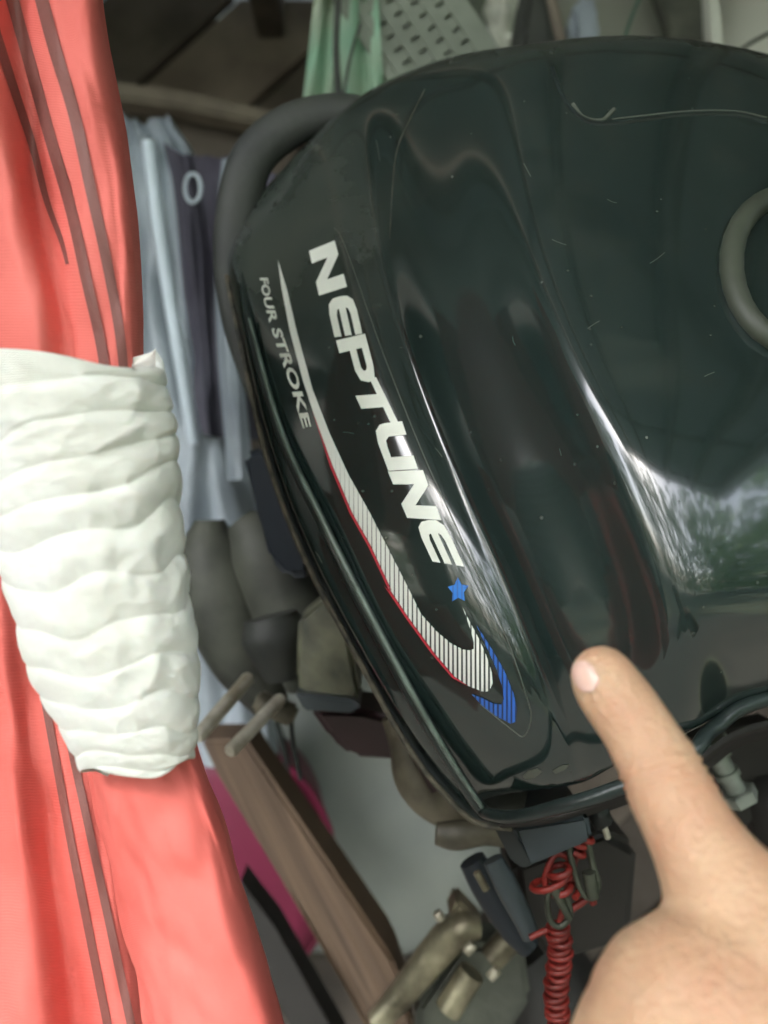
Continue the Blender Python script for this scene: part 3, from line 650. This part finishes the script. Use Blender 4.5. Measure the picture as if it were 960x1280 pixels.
thumb = [HP(1080,1480,.135,170), HP(960,1360,.142,165), HP(884,1298,.148,151), HP(838,1340,.150,130), HP(800,1420,.152,105), HP(770,1500,.155,85)]
capsule_chain(bm, thumb)
for k, (dx_, dd_, s) in enumerate(((70, .012, 1.0), (130, .008, .95), (185, .002, .82))):     # three curled fingers, beyond the frame on the right
    capsule_chain(bm, [HP(1040+dx_, 1300+20*k, .150-dd_, 100*s), HP(990+dx_, 1150+30*k, .160-dd_, 70*s), HP(1010+dx_, 1090+30*k, .176-dd_, 58*s), HP(1080+dx_, 1150+30*k, .184-dd_, 52*s), HP(1110+dx_, 1230+30*k, .178-dd_, 46*s)], 14)
me = bpy.data.meshes.new('person_raw'); bm.to_mesh(me); bm.free()
raw = bpy.data.objects.new('person_raw', me); COL.objects.link(raw)
rm = raw.modifiers.new('r', 'REMESH'); rm.mode = 'VOXEL'; rm.voxel_size = .0008; rm.adaptivity = 0
sm = raw.modifiers.new('s', 'SMOOTH'); sm.factor = .6; sm.iterations = 30
bpy.context.view_layer.update()
hm = bpy.data.meshes.new_from_object(raw.evaluated_get(bpy.context.evaluated_depsgraph_get())); bpy.data.objects.remove(raw)
# creases and knuckle form
ia = [p for p, r in index]
axis = (ia[5]-ia[1]).normalized()
def crease(center, depth, width, v, n, slope=0):
    s = (v.co-center).dot(axis)+slope*(v.co.x-center.x)
    return -depth*math.exp(-(s/width)**2)
hn = [v.normal.copy() for v in hm.vertices]
for v, n in zip(hm.vertices, hn):
    dd = 0
    if (v.co-ia[4]).length < .03 and n.y < .3:
        for off, dp, wd in ((0, .0008, .0007), (.0021, .0006, .0006), (-.0024, .0005, .0006), (.0042, .0003, .0005), (.0066, .0002, .0005)):
            cc = ia[5]+axis*off-axis*.003
            wob = .0005*noise.noise(v.co*300)
            dd += crease(cc+axis*wob, dp, wd, v, n, -.25)*(1 if (v.co-cc).length < .016 else .2)
        dd += .0007*math.exp(-((v.co-(ia[5]-axis*.001)).dot(axis)/.006)**2)
    dd += noise.noise(v.co*140)*.00012
    v.co += n*dd
person = link('person', hm, M_skin)
tag(person, 'bare hand reaching in from the lower right with one finger pointing at the decal', 'hand')
# nail: on the finger's upper left side near the tip
hb_ = bmesh.new(); hb_.from_mesh(hm); hbvh = BVHTree.FromBMesh(hb_); hb_.free()
bm = bmesh.new(); V = []
nc_ = Vector((733, 846)); ua = Vector((.46, .888)); ub = Vector((.888, -.46))
for i in range(11):
    a = -1+2*i/10; rowv = []
    wd = math.sqrt(max(.02, 1-abs(a)**2.6))
    for j in range(9):
        b = (-1+2*j/8)*wd; q = nc_+ua*a*20+ub*b*14
        h = hbvh.ray_cast(ORG, (P(q.x, q.y, 1)-ORG).normalized())
        if h[0] is None: h = hbvh.find_nearest(P(q.x, q.y, .18))
        rowv.append(bm.verts.new(h[0]+h[1]*(.00045*(1-.6*max(abs(a), abs(b/wd if wd else 0))**4)+.0004)))
    V.append(rowv)
for i in range(10):
    for j in range(8): bm.faces.new((V[i][j], V[i][j+1], V[i+1][j+1], V[i+1][j]))
bmesh.ops.remove_doubles(bm, verts=bm.verts, dist=1e-6)
from_bm('nail', bm, M_nail, person)

# ------------------------------------------------------------------ lower left: plank, magenta tub, sack
pk = prism('wooden_plank', [(250,925,.62),(308,925,.61),(332,962,.60),(415,1085,.56),(490,1198,.53),(502,1230,.52),(520,1300,.51),(462,1300,.51),(432,1240,.52),(345,1092,.56),(270,968,.60)], .05, M_wood, None, .003)
tag(pk, 'brown weathered timber slanting down between the red cloth and the white sack', 'plank')
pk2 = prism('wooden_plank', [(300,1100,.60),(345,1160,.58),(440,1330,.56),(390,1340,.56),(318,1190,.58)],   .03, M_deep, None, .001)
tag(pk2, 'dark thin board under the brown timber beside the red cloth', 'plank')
tubm = empty('magenta_tub', (0, 0, 0), 'round magenta plastic tub half hidden behind the brown timber', 'tub')
c0 = P(262, 1085, .78)
bm = bmesh.new(); rg = []; prof = [(0, -.02), (.09, -.02), (.118, -.012), (.122, 0), (.118, .01), (.112, .06), (.10, .14), (0, .14)]
for r, y in prof: rg.append([bm.verts.new(c0+Vector((r*math.cos(2*math.pi*k/48), y, r*1.05*math.sin(2*math.pi*k/48)))) for k in range(48)])
for A, B in zip(rg[:-1], rg[1:]):
    for k in range(48): bm.faces.new((A[k], A[(k+1) % 48], B[(k+1) % 48], B[k]))
bmesh.ops.remove_doubles(bm, verts=bm.verts, dist=1e-5)
from_bm('tub_body', bm, M_mag, tubm, sharp=60)
rimp = [c0+Vector((.122*math.cos(2*math.pi*k/40), -.003, .128*math.sin(2*math.pi*k/40))) for k in range(40)]
tube('tub_rim', rimp, .004, M_mag, tubm, 8, closed=True)
bm = bmesh.new(); bmesh.ops.create_uvsphere(bm, u_segments=64, v_segments=40, radius=1)
for v in bm.verts:
    p = v.co.copy(); f = 1+.07*noise.noise(p*1.7)+.03*noise.noise(p*5)
    e = 2.6; q = (abs(p.x)**e+abs(p.y)**e+abs(p.z)**e)**(-1/e)
    p = p*q*f; v.co = P(455, 985, 1.10)+Vector((p.x*.20, p.y*.16, p.z*.19))
sack = from_bm('plastic_sack', bm, M_sack); tag(sack, 'bulging pale grey-white sack on the floor behind the motor', 'sack')
# support for the sack: low dark crate
cr = box('wooden_crate', Vector((-.04, 1.16, .315)), (.62, .42, .62), M_dwood, None, None, .006); tag(cr, 'dark wooden crate carrying the pale sack', 'crate')
# cable behind the screws
w1 = tube('black_cable', [P(x, y, .75) for x, y in ((345,900),(355,940),(365,1010),(372,1100))], .003, M_satin, None, 8, 5); tag(w1, 'thin black cable hanging in front of the pale sack', 'cable')

# ------------------------------------------------------------------ upper left: film, rod, cloth, beam
def sheet(name, rows_, m, label, cat, nz_=.01, sc_=6, nu=6, nv=6):
    o = grid_mesh(name, [[P(*p) for p in r] for r in rows_], m, None, nu, nv, lambda v, s, t: v+Vector((0, noise.noise(Vector((t*sc_, s*sc_*.7, 2)))*nz_, 0)))
    tag(o, label, cat); return o
sheet('plastic_film', [[(150,140,.8),(165,152,.78),(185,150,.78),(208,145,.78),(222,160,.8)],
    [(150,200,.8),(170,200,.77),(195,200,.77),(225,210,.77),(250,215,.8)],
    [(155,350,.8),(185,350,.76),(215,350,.76),(240,350,.77),(262,360,.8)],
    [(165,520,.8),(200,520,.75),(240,530,.75),(270,540,.76),(300,540,.8)],
    [(180,700,.8),(215,700,.75),(255,700,.75),(300,700,.76),(330,700,.8)],
    [(190,960,.8),(230,960,.76),(280,960,.76),(330,960,.77),(350,960,.8)]], M_film2, 'crumpled haze-pale blue plastic film hanging beside the red cloth', 'plastic film', .02, 8)
rod = tube('metal_rod', [P(186,178,.68), P(200,290,.68), P(222,430,.68), P(242,556,.68)], [px_r(9, .68), px_r(9, .68), px_r(9, .68), px_r(7, .68)], M_rod, None, 10, 6)
tag(rod, 'slim pale blue metal rod leaning upright against the haze-pale film', 'rod')
ph = empty('hanging_cloth', (0, 0, 0), 'dull purple cloth with a metal eyelet hanging left of the black hoop', 'cloth')
g = grid_mesh('cloth_sheet', [[P(*p) for p in r] for r in [
   [(205,180,.76),(225,190,.74),(245,195,.745),(275,195,.74),(330,200,.76)],
   [(225,300,.76),(240,300,.735),(262,300,.745),(285,300,.735),(340,300,.76)],
   [(235,450,.76),(252,450,.735),(270,450,.745),(300,450,.735),(350,450,.76)],
   [(245,540,.76),(262,545,.735),(280,548,.745),(300,550,.735),(360,550,.76)]]], M_purple, ph, 8, 8, lambda v, s, t: v+Vector((0, noise.noise(Vector((t*9, s*4, 7)))*.012, 0)))
ey = [P(241+10*math.cos(2*math.pi*k/20), 235+18*math.sin(2*math.pi*k/20), .70) for k in range(20)]
tube('eyelet', ey, .0017, M_rod, ph, 8, closed=True)
gp = sheet('grey_pipe', [[(278,200,.72),(290,198,.71),(300,200,.72)], [(268,330,.72),(280,330,.71),(292,330,.72)], [(275,480,.72),(290,480,.71),(305,480,.72)], [(285,600,.72),(300,600,.71),(318,600,.72)]], M_film2, 'narrow pale grey plastic strip left of the black hoop', 'plastic strip', .004)
gp.name = 'plastic_strip'
bmn = prism('wooden_beam', [(140,100,1.0),(230,112,1.0),(345,138,1.0),(420,160,1.0),(420,176,1.0),(340,158,1.0),(225,134,1.0),(140,122,1.0)], .04, M_lwood, None, .004)
tag(bmn, 'dusty brown rail crossing the dark planks above the purple cloth', 'rail')
sb = prism('storage_board', [(150,125,1.05),(240,136,1.05),(420,178,1.05),(420,700,1.05),(150,700,1.05)], .02, M_dwood, None, .003)
tag(sb, 'dark board below the dusty rail, behind the purple cloth', 'board')

# ------------------------------------------------------------------ top: tarp, perforated strip, clutter
def folded(name, top, bot, m, label, cat, n=6, amp=.006):
    rows_ = []
    for i in range(6):
        t = i/5; r = []
        for j in range(n):
            s = j/(n-1); a = Vector(top[0]).lerp(Vector(top[1]), s); b = Vector(bot[0]).lerp(Vector(bot[1]), s); q = a.lerp(b, t)
            r.append(P(q.x, q.y, q.z)+Vector((0, amp*math.sin(j*2.1+i*.5), 0)))
        rows_.append(r)
    o = grid_mesh(name, rows_, m, None, 5, 5); tag(o, label, cat); return o
folded('green_tarp', ((396,-40,.62),(420,-40,.62)), ((374,150,.62),(422,150,.62)), M_green, 'narrow faded green tarp strip hanging nearest the dark planks', 'tarp')
folded('green_tarp', ((424,-40,.60),(470,-40,.6)), ((422,160,.60),(482,150,.6)), M_green, 'wider faded green tarp fold hanging beside the perforated strip', 'tarp')
for pts, lb in (([(424,-20,.585),(420,60,.585),(424,130,.585),(420,170,.585)], 'dark strap between the two green tarp folds'), ([(450,30,.58),(436,80,.58),(428,130,.58)], 'thin dark cord lying over the wider green tarp fold')):
    o = tube('strap', [P(*p) for p in pts], .0025 if 'strap' in lb[:12] else .0012, M_hoop, None, 8, 5); tag(o, lb, 'strap')
# perforated grey strip
pf = empty('perforated_strip', (0, 0, 0), 'grey perforated plastic strip slanting down behind the top of the cowl', 'strip')
a0 = P(462, -60, .60); a1 = P(606, 160, .60); u = (a1-a0).normalized(); v_ = Vector((u.z, 0, -u.x)); 
if v_.x < 0: v_ = -v_
wd = .082; Ln = (a1-a0).length
def slab(name, c, hl, hw, th, m, par, uu=u, vv=v_):
    bm = bmesh.new(); q = []
    for y in (0, th): q.append([bm.verts.new(c+uu*a*hl+vv*b*hw+Vector((0, y, 0))) for a, b in ((-1,-1),(1,-1),(1,1),(-1,1))])
    bm.faces.new(q[0]); bm.faces.new(q[1][::-1])
    for k in range(4): bm.faces.new((q[0][(k+1) % 4], q[0][k], q[1][k], q[1][(k+1) % 4]))
    return from_bm(name, bm, m, par, False)
mid = a0.lerp(a1, .5)+v_*wd*.5*0
slab('backing', mid+Vector((0, .004, 0)), Ln/2+.02, wd/2, .004, M_latb, pf)
for s in (-1, 1): slab('edge_rail', mid+v_*s*wd*.46, Ln/2+.02, wd*.05, .003, M_lat, pf)
nb = 15
for k in range(nb):
    c = a0.lerp(a1, k/(nb-1)); slab('bar', c, .0042, wd*.41, .002, M_lat, pf)
for k in range(5):
    slab('bar', mid+v_*wd*(-.36+.18*k)+Vector((0, -.0015, 0)), Ln/2, .0038, .0015, M_lat, pf)
o = sheet('white_bag', [[(580,-40,.9),(620,-40,.86),(680,-40,.9)], [(590,20,.9),(630,20,.85),(668,20,.9)], [(596,50,.9),(628,60,.86),(652,60,.9)], [(590,95,.9),(620,100,.88),(650,100,.9)]], M_bright, 'bright off-white plastic bag glimpsed above the cowl', 'bag', .03, 7)
o = sheet('grey_bag', [[(530,-40,.88),(570,-40,.86),(610,-40,.9)], [(560,30,.88),(590,30,.86),(625,30,.9)], [(585,90,.88),(620,90,.86),(660,90,.9)]], M_latb, 'grey crumpled bag just left of the bright bag above the cowl', 'bag', .03, 7)
o = prism('dark_bag', [(655,-30,.75),(688,-30,.75),(700,30,.75),(708,80,.75),(640,80,.75),(645,30,.75)], .05, M_hoop, None, .012, segs=3); tag(o, 'dark bag between the bright bag and the pale panel', 'bag')
o = tube('brown_stick', [P(684,-20,.68), P(694,20,.68), P(704,62,.68)], px_r(7, .68), M_lwood, None, 8, 3); tag(o, 'short brown stick standing in front of the dark bag', 'stick')
o = prism('pale_panel', [(700,-60,.95),(905,-60,.95),(880,20,.95),(830,45,.95),(800,120,.95),(700,120,.95)], .02, M_pale, None, .003); tag(o, 'pale grey panel standing behind the top of the cowl', 'panel')
o = prism('dark_flap', [(800,-60,.9),(895,10,.9),(910,120,.9),(820,120,.9),(838,35,.9)], .02, M_grease, None, .003); tag(o, 'dark grey triangular flap right of the pale panel', 'flap')
o = tube('green_string', [P(808,-20,.7), P(792,15,.7), P(782,45,.7), P(776,80,.7)], .0012, M_string, None, 6, 4); tag(o, 'thin green string hanging in front of the pale panel', 'string')
o = prism('white_post', [(886,-20,.8),(896,-20,.8),(904,30,.8),(906,75,.8),(892,75,.8),(888,30,.8)], .02, M_bright, None, .002); tag(o, 'slim white post at the top right', 'post')
o = prism('white_board', [(902,-60,1.0),(1200,-60,1.0),(1200,200,1.0),(900,200,1.0)], .02, M_bright, None, .003); tag(o, 'off-white board at the upper right corner', 'board')
o = tube('dark_twig', [P(918,68,.7), P(945,50,.7), P(985,30,.7)], .0016, M_hoop, None, 6, 3); tag(o, 'thin dark twig crossing the white board', 'twig')
o = prism('plastic_jug', [(712,10,.8),(740,-20,.8),(752,20,.8),(750,80,.8),(716,80,.8)], .04, M_film2, None, .008, segs=3); tag(o, 'translucent grey jug in front of the pale panel', 'jug')
